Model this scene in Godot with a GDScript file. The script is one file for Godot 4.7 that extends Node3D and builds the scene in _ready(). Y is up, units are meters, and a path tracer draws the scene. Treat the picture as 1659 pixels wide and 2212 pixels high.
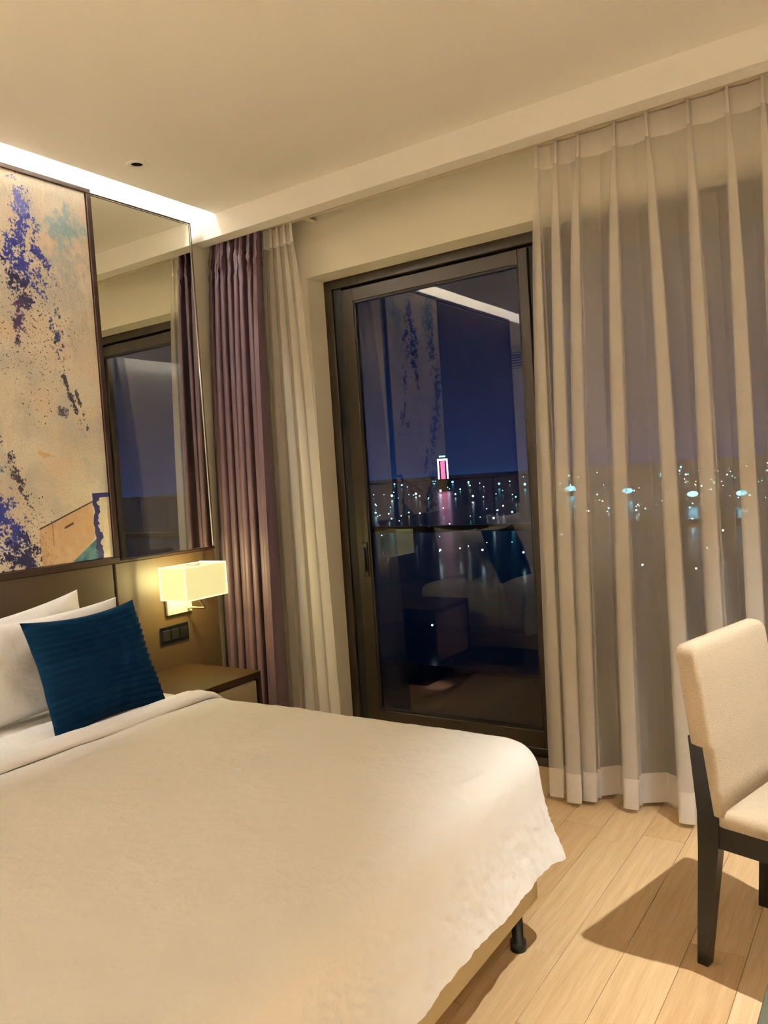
extends Node3D

var rng := RandomNumberGenerator.new()
var taken := {}
var M := {}
var noise_a := FastNoiseLite.new()

# ------------------------------------------------------------------ helpers
func numbered(called: String) -> String:
	if not taken.has(called):
		taken[called] = 0
		return called
	taken[called] += 1
	return "%s_%03d" % [called, taken[called]]

func tag(o: Node, label: String, category: String, group := "", kind := "") -> void:
	if label: o.set_meta("label", label)
	if category: o.set_meta("category", category)
	if group: o.set_meta("group", group)
	if kind: o.set_meta("kind", kind)

func thing(called: String, label: String, category: String, at := Vector3.ZERO, group := "", kind := "") -> Node3D:
	var o := Node3D.new()
	o.name = numbered(called)
	add_child(o)
	o.position = at
	tag(o, label, category, group, kind)
	return o

func obj(called: String, mesh: Mesh, m: Material, parent: Node = null) -> MeshInstance3D:
	var o := MeshInstance3D.new()
	o.mesh = mesh
	o.material_override = m
	o.cast_shadow = GeometryInstance3D.SHADOW_CASTING_SETTING_ON
	if parent == null:
		o.name = numbered(called)
		add_child(o)
	else:
		o.name = called
		parent.add_child(o, true)
	return o

func structure(called: String, mesh: Mesh, m: Material, label: String) -> MeshInstance3D:
	var o := obj(called, mesh, m)
	tag(o, label, called.get_slice("_", 0), "", "structure")
	return o

func new_st() -> SurfaceTool:
	var st := SurfaceTool.new()
	st.begin(Mesh.PRIMITIVE_TRIANGLES)
	return st

func done(st: SurfaceTool) -> ArrayMesh:
	st.generate_normals()
	return st.commit()

# a convex face, turned to look away from c
func face(st: SurfaceTool, pts: Array, c: Vector3) -> void:
	var mid := Vector3.ZERO
	for p: Vector3 in pts: mid += p
	mid /= pts.size()
	var n: Vector3 = (pts[1] - pts[0]).cross(pts[2] - pts[0])
	var q := pts.duplicate()
	if n.dot(mid - c) > 0.0: q.reverse()
	for i in range(1, q.size() - 1):
		for p: Vector3 in [q[0], q[i], q[i + 1]]:
			st.set_smooth_group(-1)
			st.add_vertex(p)

# a box with chamfered edges
func add_box(st: SurfaceTool, lo: Vector3, hi: Vector3, b := 0.0) -> void:
	var c := (lo + hi) / 2.0
	var h := (hi - lo) / 2.0
	b = minf(b, minf(h.x, minf(h.y, h.z)) * 0.9)
	for ax in 3:
		var u := (ax + 1) % 3
		var v := (ax + 2) % 3
		for s in [-1.0, 1.0]:
			var f := []
			for k in [[-1, -1], [1, -1], [1, 1], [-1, 1]]:
				var p := Vector3.ZERO
				p[ax] = s * h[ax]
				p[u] = k[0] * (h[u] - b)
				p[v] = k[1] * (h[v] - b)
				f.append(c + p)
			face(st, f, c)
	if b <= 0.0: return
	for ax in 3:
		var u := (ax + 1) % 3
		var v := (ax + 2) % 3
		for s in [[-1, -1], [1, -1], [1, 1], [-1, 1]]:
			var f := []
			for k in [-1.0, 1.0]:
				var p := Vector3.ZERO
				p[ax] = k * (h[ax] - b)
				p[u] = s[0] * h[u]
				p[v] = s[1] * (h[v] - b)
				var q := p
				q[u] = s[0] * (h[u] - b)
				q[v] = s[1] * h[v]
				if k < 0: f = [c + p, c + q]
				else: f += [c + q, c + p]
			face(st, f, c)
	for sx in [-1, 1]:
		for sy in [-1, 1]:
			for sz in [-1, 1]:
				var k := Vector3(sx, sy, sz)
				face(st, [c + k * Vector3(h.x, h.y - b, h.z - b), c + k * Vector3(h.x - b, h.y, h.z - b), c + k * Vector3(h.x - b, h.y - b, h.z)], c)

func box(lo: Vector3, hi: Vector3, b := 0.0) -> ArrayMesh:
	var st := new_st()
	add_box(st, lo, hi, b)
	return done(st)

func boxes(list: Array, b := 0.0) -> ArrayMesh:
	var st := new_st()
	for p in list: add_box(st, p[0], p[1], b)
	return done(st)

# rows of points joined into one smooth sheet; every row has the same number of points
func sheet(rows: Array, closed := false, flip := false) -> ArrayMesh:
	var st := new_st()
	var nu: int = rows[0].size()
	for r in rows.size():
		for i in nu:
			st.set_smooth_group(0)
			st.set_uv(Vector2(float(i) / maxf(1, nu - 1), float(r) / maxf(1, rows.size() - 1)))
			st.add_vertex(rows[r][i])
	for r in rows.size() - 1:
		for i in (nu if closed else nu - 1):
			var a: int = r * nu + i
			var b: int = r * nu + (i + 1) % nu
			var c: int = (r + 1) * nu + i
			var d: int = (r + 1) * nu + (i + 1) % nu
			for k in ([a, b, c, b, d, c] if flip else [a, c, b, b, c, d]): st.add_index(k)
	st.generate_normals()
	return st.commit()

# turned shape about y: profile of Vector2(radius, height) from top to bottom
func lathe(profile: Array, n := 24, at := Vector3.ZERO) -> ArrayMesh:
	var rows := []
	for p: Vector2 in profile:
		var row := PackedVector3Array()
		for i in n: row.append(at + Vector3(p.x * cos(TAU * i / n), p.y, p.x * sin(TAU * i / n)))
		rows.append(row)
	return sheet(rows, true)

# straight bar between two points
func bar(st: SurfaceTool, a: Vector3, b: Vector3, r: float, n := 8) -> void:
	var d := (b - a).normalized()
	var u := d.cross(Vector3.UP if absf(d.y) < 0.9 else Vector3.RIGHT).normalized()
	var v := d.cross(u)
	var c := (a + b) / 2.0
	var ra := []
	var rb := []
	for i in n:
		var o := (u * cos(TAU * i / n) + v * sin(TAU * i / n)) * r
		ra.append(a + o)
		rb.append(b + o)
	for i in n: face(st, [ra[i], ra[(i + 1) % n], rb[(i + 1) % n], rb[i]], c)
	face(st, ra, c)
	face(st, rb, c)

# rectangular sections [centre, half vector, half vector] lofted into one solid
func loft(st: SurfaceTool, secs: Array) -> void:
	var rings := []
	for s in secs:
		rings.append([s[0] - s[1] - s[2], s[0] + s[1] - s[2], s[0] + s[1] + s[2], s[0] - s[1] + s[2]])
	for r in rings.size() - 1:
		var c: Vector3 = (secs[r][0] + secs[r + 1][0]) / 2.0
		for i in 4: face(st, [rings[r][i], rings[r][(i + 1) % 4], rings[r + 1][(i + 1) % 4], rings[r + 1][i]], c)
	face(st, rings[0], secs[1][0])
	face(st, rings[-1], secs[-2][0])

# rounded sections [centre, half vector, half vector, corner radius] lofted smoothly, ends closed
func soft_loft(secs: Array) -> ArrayMesh:
	var rows := []
	var ring := func(s) -> PackedVector3Array:
		var row := PackedVector3Array()
		var a: Vector3 = s[1]
		var b: Vector3 = s[2]
		var r: float = minf(s[3], minf(a.length(), b.length()))
		for q in 4:
			var sx: float = [1, -1, -1, 1][q]
			var sy: float = [1, 1, -1, -1][q]
			for k in 5:
				var t := (q + k / 4.0) * PI / 2.0
				row.append(s[0] + a.normalized() * (sx * (a.length() - r) + r * cos(t)) + b.normalized() * (sy * (b.length() - r) + r * sin(t)))
		return row
	var first: PackedVector3Array = ring.call(secs[0])
	var centre := PackedVector3Array()
	for p in first: centre.append(secs[0][0])
	rows.append(centre)
	for s in secs: rows.append(ring.call(s))
	var last := PackedVector3Array()
	for p in first: last.append(secs[-1][0])
	rows.append(last)
	return sheet(rows, true)

# outline of a rounded rectangle: [point, outward direction]
func outline(x0: float, x1: float, z0: float, z1: float, r: float, per_m := 60.0) -> Array:
	var out := []
	var cs := [Vector2(x1 - r, z1 - r), Vector2(x0 + r, z1 - r), Vector2(x0 + r, z0 + r), Vector2(x1 - r, z0 + r)]
	for q in 4:
		var na := maxi(6, int(r * 1.57 * per_m * 1.5))
		for k in na + 1:
			var t := (q + float(k) / na) * PI / 2.0
			out.append([cs[q] + Vector2(cos(t), sin(t)) * r, Vector2(cos(t), sin(t))])
		var a: Vector2 = out[-1][0]
		var t2 := (q + 1) * PI / 2.0
		var b: Vector2 = cs[(q + 1) % 4] + Vector2(cos(t2), sin(t2)) * r
		var n := int(a.distance_to(b) * per_m)
		for k in range(1, n): out.append([a.lerp(b, float(k) / n), Vector2(cos(t2), sin(t2))])
	return out

func std(called: String, color: Color, rough := 0.6, metal := 0.0) -> StandardMaterial3D:
	var m := StandardMaterial3D.new()
	m.resource_name = called
	m.albedo_color = color
	m.roughness = rough
	m.metallic = metal
	return m

func glow(called: String, color: Color, energy: float) -> StandardMaterial3D:
	var m := std(called, color, 0.5)
	m.emission_enabled = true
	m.emission = color
	m.emission_energy_multiplier = energy
	return m

func rgb8(r: int, g: int, b: int) -> Color:
	return Color(r / 255.0, g / 255.0, b / 255.0)

func noise_texture(freq: float, seed_: int, size := 512, octaves := 4) -> NoiseTexture2D:
	var n := FastNoiseLite.new()
	n.noise_type = FastNoiseLite.TYPE_SIMPLEX_SMOOTH
	n.frequency = freq
	n.seed = seed_
	n.fractal_octaves = octaves
	var t := NoiseTexture2D.new()
	t.width = size
	t.height = size
	t.seamless = true
	t.noise = n
	return t

func relief(m: StandardMaterial3D, t: Texture2D, cm: float, scale: float, world := true) -> void:
	m.heightmap_enabled = true
	m.heightmap_texture = t
	m.heightmap_scale = cm
	m.uv1_triplanar = true
	m.uv1_world_triplanar = world
	m.uv1_scale = Vector3.ONE * scale

# ------------------------------------------------------------------ scene
func _ready() -> void:
	rng.seed = 7
	noise_a.seed = 3
	noise_a.frequency = 1.0
	noise_a.fractal_octaves = 3
	set_camera_and_light()
	materials()
	room_shell()
	window_wall()
	ceiling_fittings()
	headboard()
	bed()
	bedding()
	nightstand_and_lamp()
	curtains()
	chair()
	balcony()
	city()

func set_camera_and_light() -> void:
	var cam := Camera3D.new()
	cam.name = "camera"
	add_child(cam)
	cam.position = Vector3(3.4, 1.5, 3.6)
	cam.rotation_order = EULER_ORDER_YXZ
	cam.rotation_degrees = Vector3(-2.45, 34.0, -3.79)
	cam.fov = rad_to_deg(2.0 * atan(1106.0 / 1690.0))
	cam.near = 0.05
	cam.far = 40000.0
	cam.current = true
	var sky := ProceduralSkyMaterial.new()
	sky.sky_top_color = Color(0.008, 0.008, 0.014)
	sky.sky_horizon_color = Color(0.025, 0.11, 0.24)
	sky.sky_curve = 0.10
	sky.ground_bottom_color = Color(0.02, 0.04, 0.07)
	sky.ground_horizon_color = Color(0.05, 0.17, 0.33)
	sky.sun_angle_max = 1.0
	var env := Environment.new()
	env.background_mode = Environment.BG_SKY
	env.sky = Sky.new()
	env.sky.sky_material = sky
	env.tonemap_mode = Environment.TONE_MAPPER_LINEAR
	env.tonemap_exposure = 1.72
	env.sdfgi_enabled = true
	env.ssao_enabled = true
	env.ssil_enabled = true
	var w := WorldEnvironment.new()
	w.name = "environment"
	w.environment = env
	add_child(w)
	# the headboard slot's LED light; the slot-top and opposite-wall strips are added as fill
	for k in 3:
		var strip := AreaLight3D.new()
		strip.name = ["slot_led_light", "added_far_slot_light", "added_slot_top_light"][k]
		strip.area_size = Vector2([3.1, 4.4, 3.5][k], 0.03)
		strip.area_normalize_energy = true
		strip.light_energy = [36.0, 9.0, 1.9][k]
		strip.light_color = Color(1.0, 0.99, 0.985)
		strip.shadow_enabled = true
		strip.area_range = 12.0
		strip.area_attenuation = 2.0
		strip.rotation_degrees = [Vector3(0, 90, 0), Vector3(0, -90, 0), Vector3(-75, -90, 0)][k]
		add_child(strip)
		strip.position = [Vector3(0.34, 3.2, 2.85), Vector3(3.96, 3.2, 2.8), Vector3(0.125, 3.272, 2.6)][k]

func materials() -> void:
	M.wall = std("cream_paint", rgb8(238, 232, 212), 0.75)
	M.ceiling = std("ceiling_paint", rgb8(241, 236, 228), 0.8)
	M.back_wall = std("pale_wall", rgb8(238, 234, 224), 0.75)
	var grain := Image.create(256, 1024, false, Image.FORMAT_RGB8)
	var n := FastNoiseLite.new()
	n.seed = 11
	n.frequency = 1.0
	n.fractal_octaves = 4
	var base := rgb8(226, 198, 158)
	var dark := rgb8(196, 162, 120)
	for y in 1024:
		for x in 256:
			var v := n.get_noise_2d(x * 0.05 + 0.5 * n.get_noise_2d(x * 0.004 + 40.0, y * 0.004), y * 0.0022) * 0.55 + n.get_noise_2d(x * 0.4, y * 0.008 + 90.0) * 0.6
			grain.set_pixel(x, y, base.lerp(dark, clampf(0.3 + v * 0.7, 0.0, 1.0)))
	var gt := ImageTexture.create_from_image(grain)
	M.planks = []
	for k in 6:
		var p := std("oak_plank", Color(1, 1, 1).lerp(rgb8(232, 222, 206), rng.randf()), 0.42)
		p.albedo_texture = gt
		p.uv1_triplanar = true
		p.uv1_scale = Vector3(2.6, 1.0, 0.55)
		p.uv1_offset = Vector3(rng.randf(), 0, rng.randf())
		M.planks.append(p)
	M.subfloor = std("subfloor", rgb8(70, 52, 36), 0.9)
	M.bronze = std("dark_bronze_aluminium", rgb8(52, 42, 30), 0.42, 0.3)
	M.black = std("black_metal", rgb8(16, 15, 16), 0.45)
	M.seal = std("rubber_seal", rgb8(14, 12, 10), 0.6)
	M.glass = std("window_glass", Color(0.86, 0.93, 0.93, 0.0), 0.0)
	M.glass.transparency = BaseMaterial3D.TRANSPARENCY_ALPHA
	M.glass.metallic_specular = 0.5
	M.rail_glass = std("balustrade_glass", Color(0.02, 0.06, 0.08, 0.03), 0.0)
	M.rail_glass.transparency = BaseMaterial3D.TRANSPARENCY_ALPHA
	M.rail_glass.metallic_specular = 0.25
	M.mirror = std("mirror_silver", rgb8(238, 240, 232), 0.0, 1.0)
	M.frame = std("dark_walnut_frame", rgb8(52, 34, 26), 0.4)
	M.leather = std("brown_headboard_veneer", rgb8(76, 58, 40), 0.5)
	M.upper_panel = std("taupe_upholstery_panel", rgb8(66, 52, 48), 0.7)
	M.linen = std("white_cotton", rgb8(245, 242, 238), 0.85)
	M.linen.rim_enabled = true
	M.linen.rim = 0.15
	var creases := noise_texture(0.009, 21, 512, 4)
	creases.noise.fractal_type = FastNoiseLite.FRACTAL_RIDGED
	relief(M.linen, creases, 0.22, 1.7)
	M.pillow = std("white_pillow_cotton", rgb8(245, 242, 238), 0.85)
	relief(M.pillow, noise_texture(0.01, 22, 512, 3), 0.5, 2.4)
	M.sheet = std("white_sheet", rgb8(243, 240, 235), 0.85)
	relief(M.sheet, noise_texture(0.014, 23, 512, 4), 0.4, 2.0)
	M.navy = std("navy_silk", rgb8(5, 37, 63), 0.6)
	M.navy.rim_enabled = true
	M.navy.rim = 0.05
	M.navy.metallic_specular = 0.15
	relief(M.navy, noise_texture(0.09, 24, 256, 2), 0.03, 9.0)
	M.bed_base = std("beige_bed_base_fabric", rgb8(200, 182, 140), 0.85)
	M.stand_top = std("walnut_veneer", rgb8(52, 36, 23), 0.65)
	M.stand_top.metallic_specular = 0.2
	M.drawer = std("taupe_lacquer", rgb8(160, 146, 112), 0.5)
	M.chrome = std("polished_chrome", rgb8(225, 225, 225), 0.12, 1.0)
	M.satin = std("satin_nickel", rgb8(226, 224, 218), 0.35, 0.6)
	M.switch = std("black_switch_glass", rgb8(14, 15, 20), 0.2)
	M.purple = std("mauve_satin_blackout", rgb8(96, 74, 84), 0.5)
	M.purple.rim_enabled = true
	M.purple.rim = 0.2
	M.sheer = std("sheer_voile", Color(0.95, 0.92, 0.88, 0.36), 0.9)
	M.sheer.transparency = BaseMaterial3D.TRANSPARENCY_ALPHA
	M.sheer.backlight_enabled = true
	M.sheer.backlight = Color(0.35, 0.33, 0.31)
	M.sheer_double = std("sheer_voile_double", Color(0.94, 0.91, 0.87, 0.8), 0.9)
	M.sheer_double.transparency = BaseMaterial3D.TRANSPARENCY_ALPHA
	M.sheer_double.backlight_enabled = true
	M.sheer_double.backlight = Color(0.35, 0.33, 0.31)
	M.track = std("cream_aluminium_track", rgb8(206, 192, 164), 0.5)
	M.chair_fabric = std("oatmeal_weave", rgb8(206, 188, 164), 0.9)
	M.chair_fabric.albedo_texture = weave_texture()
	M.chair_fabric.rim_enabled = true
	M.chair_fabric.rim = 0.3
	relief(M.chair_fabric, noise_texture(0.16, 25, 256, 2), 0.12, 5.0, false)
	M.black_wood = std("black_lacquered_wood", rgb8(20, 17, 15), 0.35)
	M.plinth = std("grey_green_laminate", rgb8(92, 94, 80), 0.5)
	M.tile = std("balcony_tile", rgb8(34, 31, 28), 0.5)
	M.handrail = std("dark_handrail", rgb8(24, 24, 24), 0.4, 0.4)
	M.cord = std("white_cord", rgb8(235, 232, 220), 0.5)

func weave_texture() -> ImageTexture:
	var im := Image.create(256, 256, false, Image.FORMAT_RGB8)
	var r := RandomNumberGenerator.new()
	r.seed = 5
	for y in 256:
		for x in 256:
			var v := 0.86 + 0.14 * (0.5 + 0.5 * sin(x * TAU / 8.0) * sin(y * TAU / 8.0)) - 0.16 * r.randf()
			im.set_pixel(x, y, Color(v, v * 0.99, v * 0.97))
	return ImageTexture.create_from_image(im)

# ------------------------------------------------------------------ room
func room_shell() -> void:
	var fl := Node3D.new()
	fl.name = "floor"
	add_child(fl)
	tag(fl, "pale oak plank floor running towards the window", "floor", "", "structure")
	obj("subfloor", box(Vector3(-2.72, -0.2, -0.25), Vector3(4.42, -0.012, 5.32)), M.subfloor, fl)
	var wd := 0.163
	var ln := 1.23
	var full := box(Vector3(-wd / 2 + 0.0006, -0.012, -ln / 2 + 0.0006), Vector3(wd / 2 - 0.0006, 0.0, ln / 2 - 0.0006), 0.0012)
	var i := 0
	var x := 2.463 - wd * 31
	while x < 4.25:
		var z := -0.1 - rng.randf() * ln
		if absf(x - 2.3) < 0.01: z = -0.62
		while z < 5.2:
			var z0 := maxf(z, -0.02)
			var z1 := minf(z + ln, 5.2)
			if z1 - z0 > 0.05:
				var xm := x + wd / 2
				var o := obj("plank", full, M.planks[rng.randi() % 6], fl)
				if z1 - z0 < ln - 0.001:
					o.scale.z = (z1 - z0) / ln
				o.position = Vector3(xm, 0, (z0 + z1) / 2)
				i += 1
			z += ln
		x += wd
	structure("wall_headboard", box(Vector3(-0.12, -0.2, -0.25), Vector3(0, 3.4, 3.5)), M.wall, "cream wall behind the headboard, beside the mauve curtain")
	structure("wall_corridor", box(Vector3(-2.72, -0.2, 3.38), Vector3(-0.12, 3.4, 3.5)), M.back_wall, "pale wall of the entrance corridor behind the headboard wall")
	structure("wall_corridor_end", box(Vector3(-2.84, -0.2, 3.38), Vector3(-2.72, 3.4, 5.32)), M.back_wall, "pale wall closing the far end of the entrance corridor")
	structure("wall_back", box(Vector3(-2.84, -0.2, 5.2), Vector3(4.42, 3.4, 5.32)), M.back_wall, "pale wall facing the window at the back of the room")
	structure("wall_right", box(Vector3(4.3, -0.2, -0.25), Vector3(4.42, 3.4, 5.2)), M.back_wall, "pale wall opposite the headboard, behind the chair")
	structure("wall_window", boxes([[Vector3(0, -0.2, -0.25), Vector3(0.543, 3.4, 0)], [Vector3(0.543, 2.685, -0.25), Vector3(4.05, 3.4, 0)], [Vector3(4.05, -0.2, -0.25), Vector3(4.3, 3.4, 0)]]), M.wall, "cream wall around the sliding balcony door")
	# ceiling: a dropped board with a slot along the headboard wall, under the slab
	var c := CSGCombiner3D.new()
	c.name = "ceiling"
	var board := CSGBox3D.new()
	board.name = "board"
	board.size = Vector3(3.9, 0.04, 4.84)
	board.position = Vector3(2.15, 3.07, 2.78)
	c.add_child(board)
	for p: Vector3 in downlights():
		var hole := CSGCylinder3D.new()
		hole.name = "hole"
		hole.operation = CSGShape3D.OPERATION_SUBTRACTION
		hole.radius = 0.036
		hole.height = 0.2
		hole.sides = 32
		hole.position = p
		c.add_child(hole, true)
	board.material = M.ceiling
	add_child(c)
	tag(c, "smooth white ceiling with a lit slot along the headboard wall", "ceiling", "", "structure")
	structure("ceiling_slab", boxes([[Vector3(-2.84, 3.3, -0.25), Vector3(4.42, 3.45, 5.32)], [Vector3(0.36, 3.09, 0.36), Vector3(0.40, 3.3, 5.2)], [Vector3(3.90, 3.09, 0.36), Vector3(3.94, 3.3, 5.2)], [Vector3(-2.72, 3.05, 3.5), Vector3(0.0, 3.09, 5.2)], [Vector3(-0.02, 3.09, 3.5), Vector3(0.0, 3.3, 5.2)]]), M.ceiling, "white slab above the dropped ceiling and the lit slot")
	structure("trim_bulkhead", box(Vector3(0, 2.92, 0.264), Vector3(4.3, 3.3, 0.36), 0.002), M.ceiling, "white bulkhead along the window hiding the curtain heading")
	var led := obj("led_strip", box(Vector3(0.345, 3.185, 1.3), Vector3(0.355, 3.215, 4.4)), glow("warm_led", Color(1.0, 0.965, 0.91), 4.0))
	tag(led, "warm white LED strip hidden behind the ceiling board edge above the headboard", "light strip", "slot light strips")
	led = obj("led_strip", box(Vector3(0.11, 3.288, 0.85), Vector3(0.14, 3.296, 4.35)), led.material_override)  # second tape, added for a direct wash on the head side
	tag(led, "added warm white LED strip on top of the ceiling slot, washing down the painting", "light strip", "slot light strips")
	led = obj("led_strip", box(Vector3(3.945, 3.185, 0.6), Vector3(3.955, 3.215, 5.0)), led.material_override)  # unseen strip, added to fill the room from the right
	tag(led, "added warm white LED strip in an unseen ceiling slot opposite the headboard", "light strip", "slot light strips")
	# ventilation grille seen in the door glass
	var v := thing("air_vent", "white slatted air vent high on the back wall", "vent", Vector3(-0.62, 2.86, 5.2))
	obj("vent_frame", boxes([[Vector3(-0.3, 0.1, -0.02), Vector3(0.3, 0.13, 0)], [Vector3(-0.3, -0.13, -0.02), Vector3(0.3, -0.1, 0)], [Vector3(-0.3, -0.1, -0.02), Vector3(-0.27, 0.1, 0)], [Vector3(0.27, -0.1, -0.02), Vector3(0.3, 0.1, 0)]]), M.ceiling, v)
	obj("vent_back", box(Vector3(-0.27, -0.1, -0.003), Vector3(0.27, 0.1, 0)), M.black, v)
	for k in 6:
		var s := obj("slat", box(Vector3(-0.27, -0.003, -0.012), Vector3(0.27, 0.003, 0.012)), M.ceiling, v)
		s.position = Vector3(0, -0.083 + 0.033 * k, -0.012)
		s.rotation.x = 0.6

func downlights() -> Array:
	return [Vector3(0.431, 3.05, 1.079), Vector3(3.555, 3.05, 1.2), Vector3(1.99, 3.05, 4.2), Vector3(0.53, 3.05, 4.25), Vector3(3.45, 3.05, 4.2)]  # the last one is unseen, added as fill behind the camera

func ceiling_fittings() -> void:
	var names := ["unlit recessed downlight with a black throat above the nightstand", "lit recessed downlight above the dining chair", "lit recessed downlight over the near side of the bed", "lit recessed downlight by the end of the headboard wall", "added lit recessed downlight near the wall opposite the headboard"]
	var ds := downlights()
	for k in 5:
		var t := thing("ceiling_downlight", names[k], "downlight", ds[k], "recessed ceiling downlights")
		obj("trim_ring", lathe([Vector2(0.028, 0.003), Vector2(0.026, 0.0), Vector2(0.03, -0.005), Vector2(0.044, -0.006), Vector2(0.05, -0.004), Vector2(0.051, 0.0)], 36), M.ceiling, t)
		obj("reflector", lathe([Vector2(0.0, 0.115), Vector2(0.022, 0.11), Vector2(0.026, 0.05), Vector2(0.028, 0.002)], 36), M.black, t)
		if k == 0: continue
		var lens := obj("lens_glow", lathe([Vector2(0.0, 0.012), Vector2(0.024, 0.012), Vector2(0.025, 0.009), Vector2(0.0, 0.008)], 24), glow("lamp_lens", Color(1.0, 0.95, 0.85), 30.0), t)
		lens.position.y = -0.004
		var s := SpotLight3D.new()
		s.name = "spot"
		s.light_energy = [0.0, 6.1, 33.0, 35.0, 31.0][k]
		s.light_color = [Color.WHITE, Color(1.0, 1.0, 0.98), Color(0.97, 0.985, 1.0), Color(0.97, 0.985, 1.0), Color(0.97, 0.985, 1.0)][k]
		s.light_size = 0.014
		s.spot_range = 14.0
		s.spot_attenuation = 2.0
		s.spot_angle = [0.0, 35.0, 28.0, 29.0, 30.0][k]
		s.spot_angle_attenuation = 0.9
		s.shadow_enabled = true
		s.rotation_degrees = Vector3(-90, 0, 0)
		t.add_child(s)
		s.position = Vector3(0, -0.006, 0)

# ------------------------------------------------------------------ window
func sash(win: Node3D, x0: float, x1: float, y0: float, y1: float, zc: float, stile: float, narrow := 0.0, handle := false) -> void:
	var sr := stile if narrow == 0.0 else narrow
	var s := obj("sash", boxes([
		[Vector3(x0, y0, zc - 0.022), Vector3(x0 + stile, y1, zc + 0.022)], [Vector3(x1 - sr, y0, zc - 0.022), Vector3(x1, y1, zc + 0.022)],
		[Vector3(x0 + stile, y1 - 0.075, zc - 0.022), Vector3(x1 - sr, y1, zc + 0.022)], [Vector3(x0 + stile, y0, zc - 0.022), Vector3(x1 - sr, y0 + 0.09, zc + 0.022)]], 0.003), M.bronze, win)
	var g := 0.012
	obj("seal", boxes([
		[Vector3(x0 + stile, y0 + 0.09, zc - 0.01), Vector3(x0 + stile + g, y1 - 0.075, zc + 0.014)], [Vector3(x1 - sr - g, y0 + 0.09, zc - 0.01), Vector3(x1 - sr, y1 - 0.075, zc + 0.014)],
		[Vector3(x0 + stile + g, y1 - 0.075 - g, zc - 0.01), Vector3(x1 - sr - g, y1 - 0.075, zc + 0.014)], [Vector3(x0 + stile + g, y0 + 0.09, zc - 0.01), Vector3(x1 - sr - g, y0 + 0.09 + g, zc + 0.014)]]), M.seal, s)
	obj("pane", box(Vector3(x0 + stile + 0.004, y0 + 0.094, zc - 0.003), Vector3(x1 - sr - 0.004, y1 - 0.079, zc + 0.003)), M.glass, s)
	if handle:
		obj("handle", boxes([[Vector3(x0 + 0.04, 0.93, zc + 0.022), Vector3(x0 + 0.075, 1.13, zc + 0.034)], [Vector3(x0 + 0.05, 0.96, zc + 0.034), Vector3(x0 + 0.066, 1.1, zc + 0.05)]], 0.003), M.black, s)

func window_wall() -> void:
	var w := Node3D.new()
	w.name = "window_1"
	add_child(w)
	tag(w, "dark bronze framed sliding balcony door with tall panes", "window", "", "structure")
	var z0 := -0.25
	var z1 := -0.15
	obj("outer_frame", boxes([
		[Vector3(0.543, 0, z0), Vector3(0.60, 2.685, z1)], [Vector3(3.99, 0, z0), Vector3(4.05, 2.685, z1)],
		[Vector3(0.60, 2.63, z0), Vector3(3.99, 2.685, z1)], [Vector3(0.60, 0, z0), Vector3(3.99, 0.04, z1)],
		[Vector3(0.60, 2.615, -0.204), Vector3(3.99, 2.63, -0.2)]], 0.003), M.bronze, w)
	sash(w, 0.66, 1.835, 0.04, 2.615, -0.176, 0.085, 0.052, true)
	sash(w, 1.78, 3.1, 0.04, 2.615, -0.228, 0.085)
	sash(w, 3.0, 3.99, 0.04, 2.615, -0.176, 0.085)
	obj("gap_shade_strip", box(Vector3(1.836, 0.04, -0.203), Vector3(1.90, 2.615, -0.17), 0.002), M.seal, w)  # shade beside the stile put in as a black strip, in the seal colour
	obj("jamb_channel", boxes([[Vector3(0.60, 0.04, -0.2), Vector3(0.66, 2.63, -0.165)]], 0.002), M.black, w)

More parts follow.
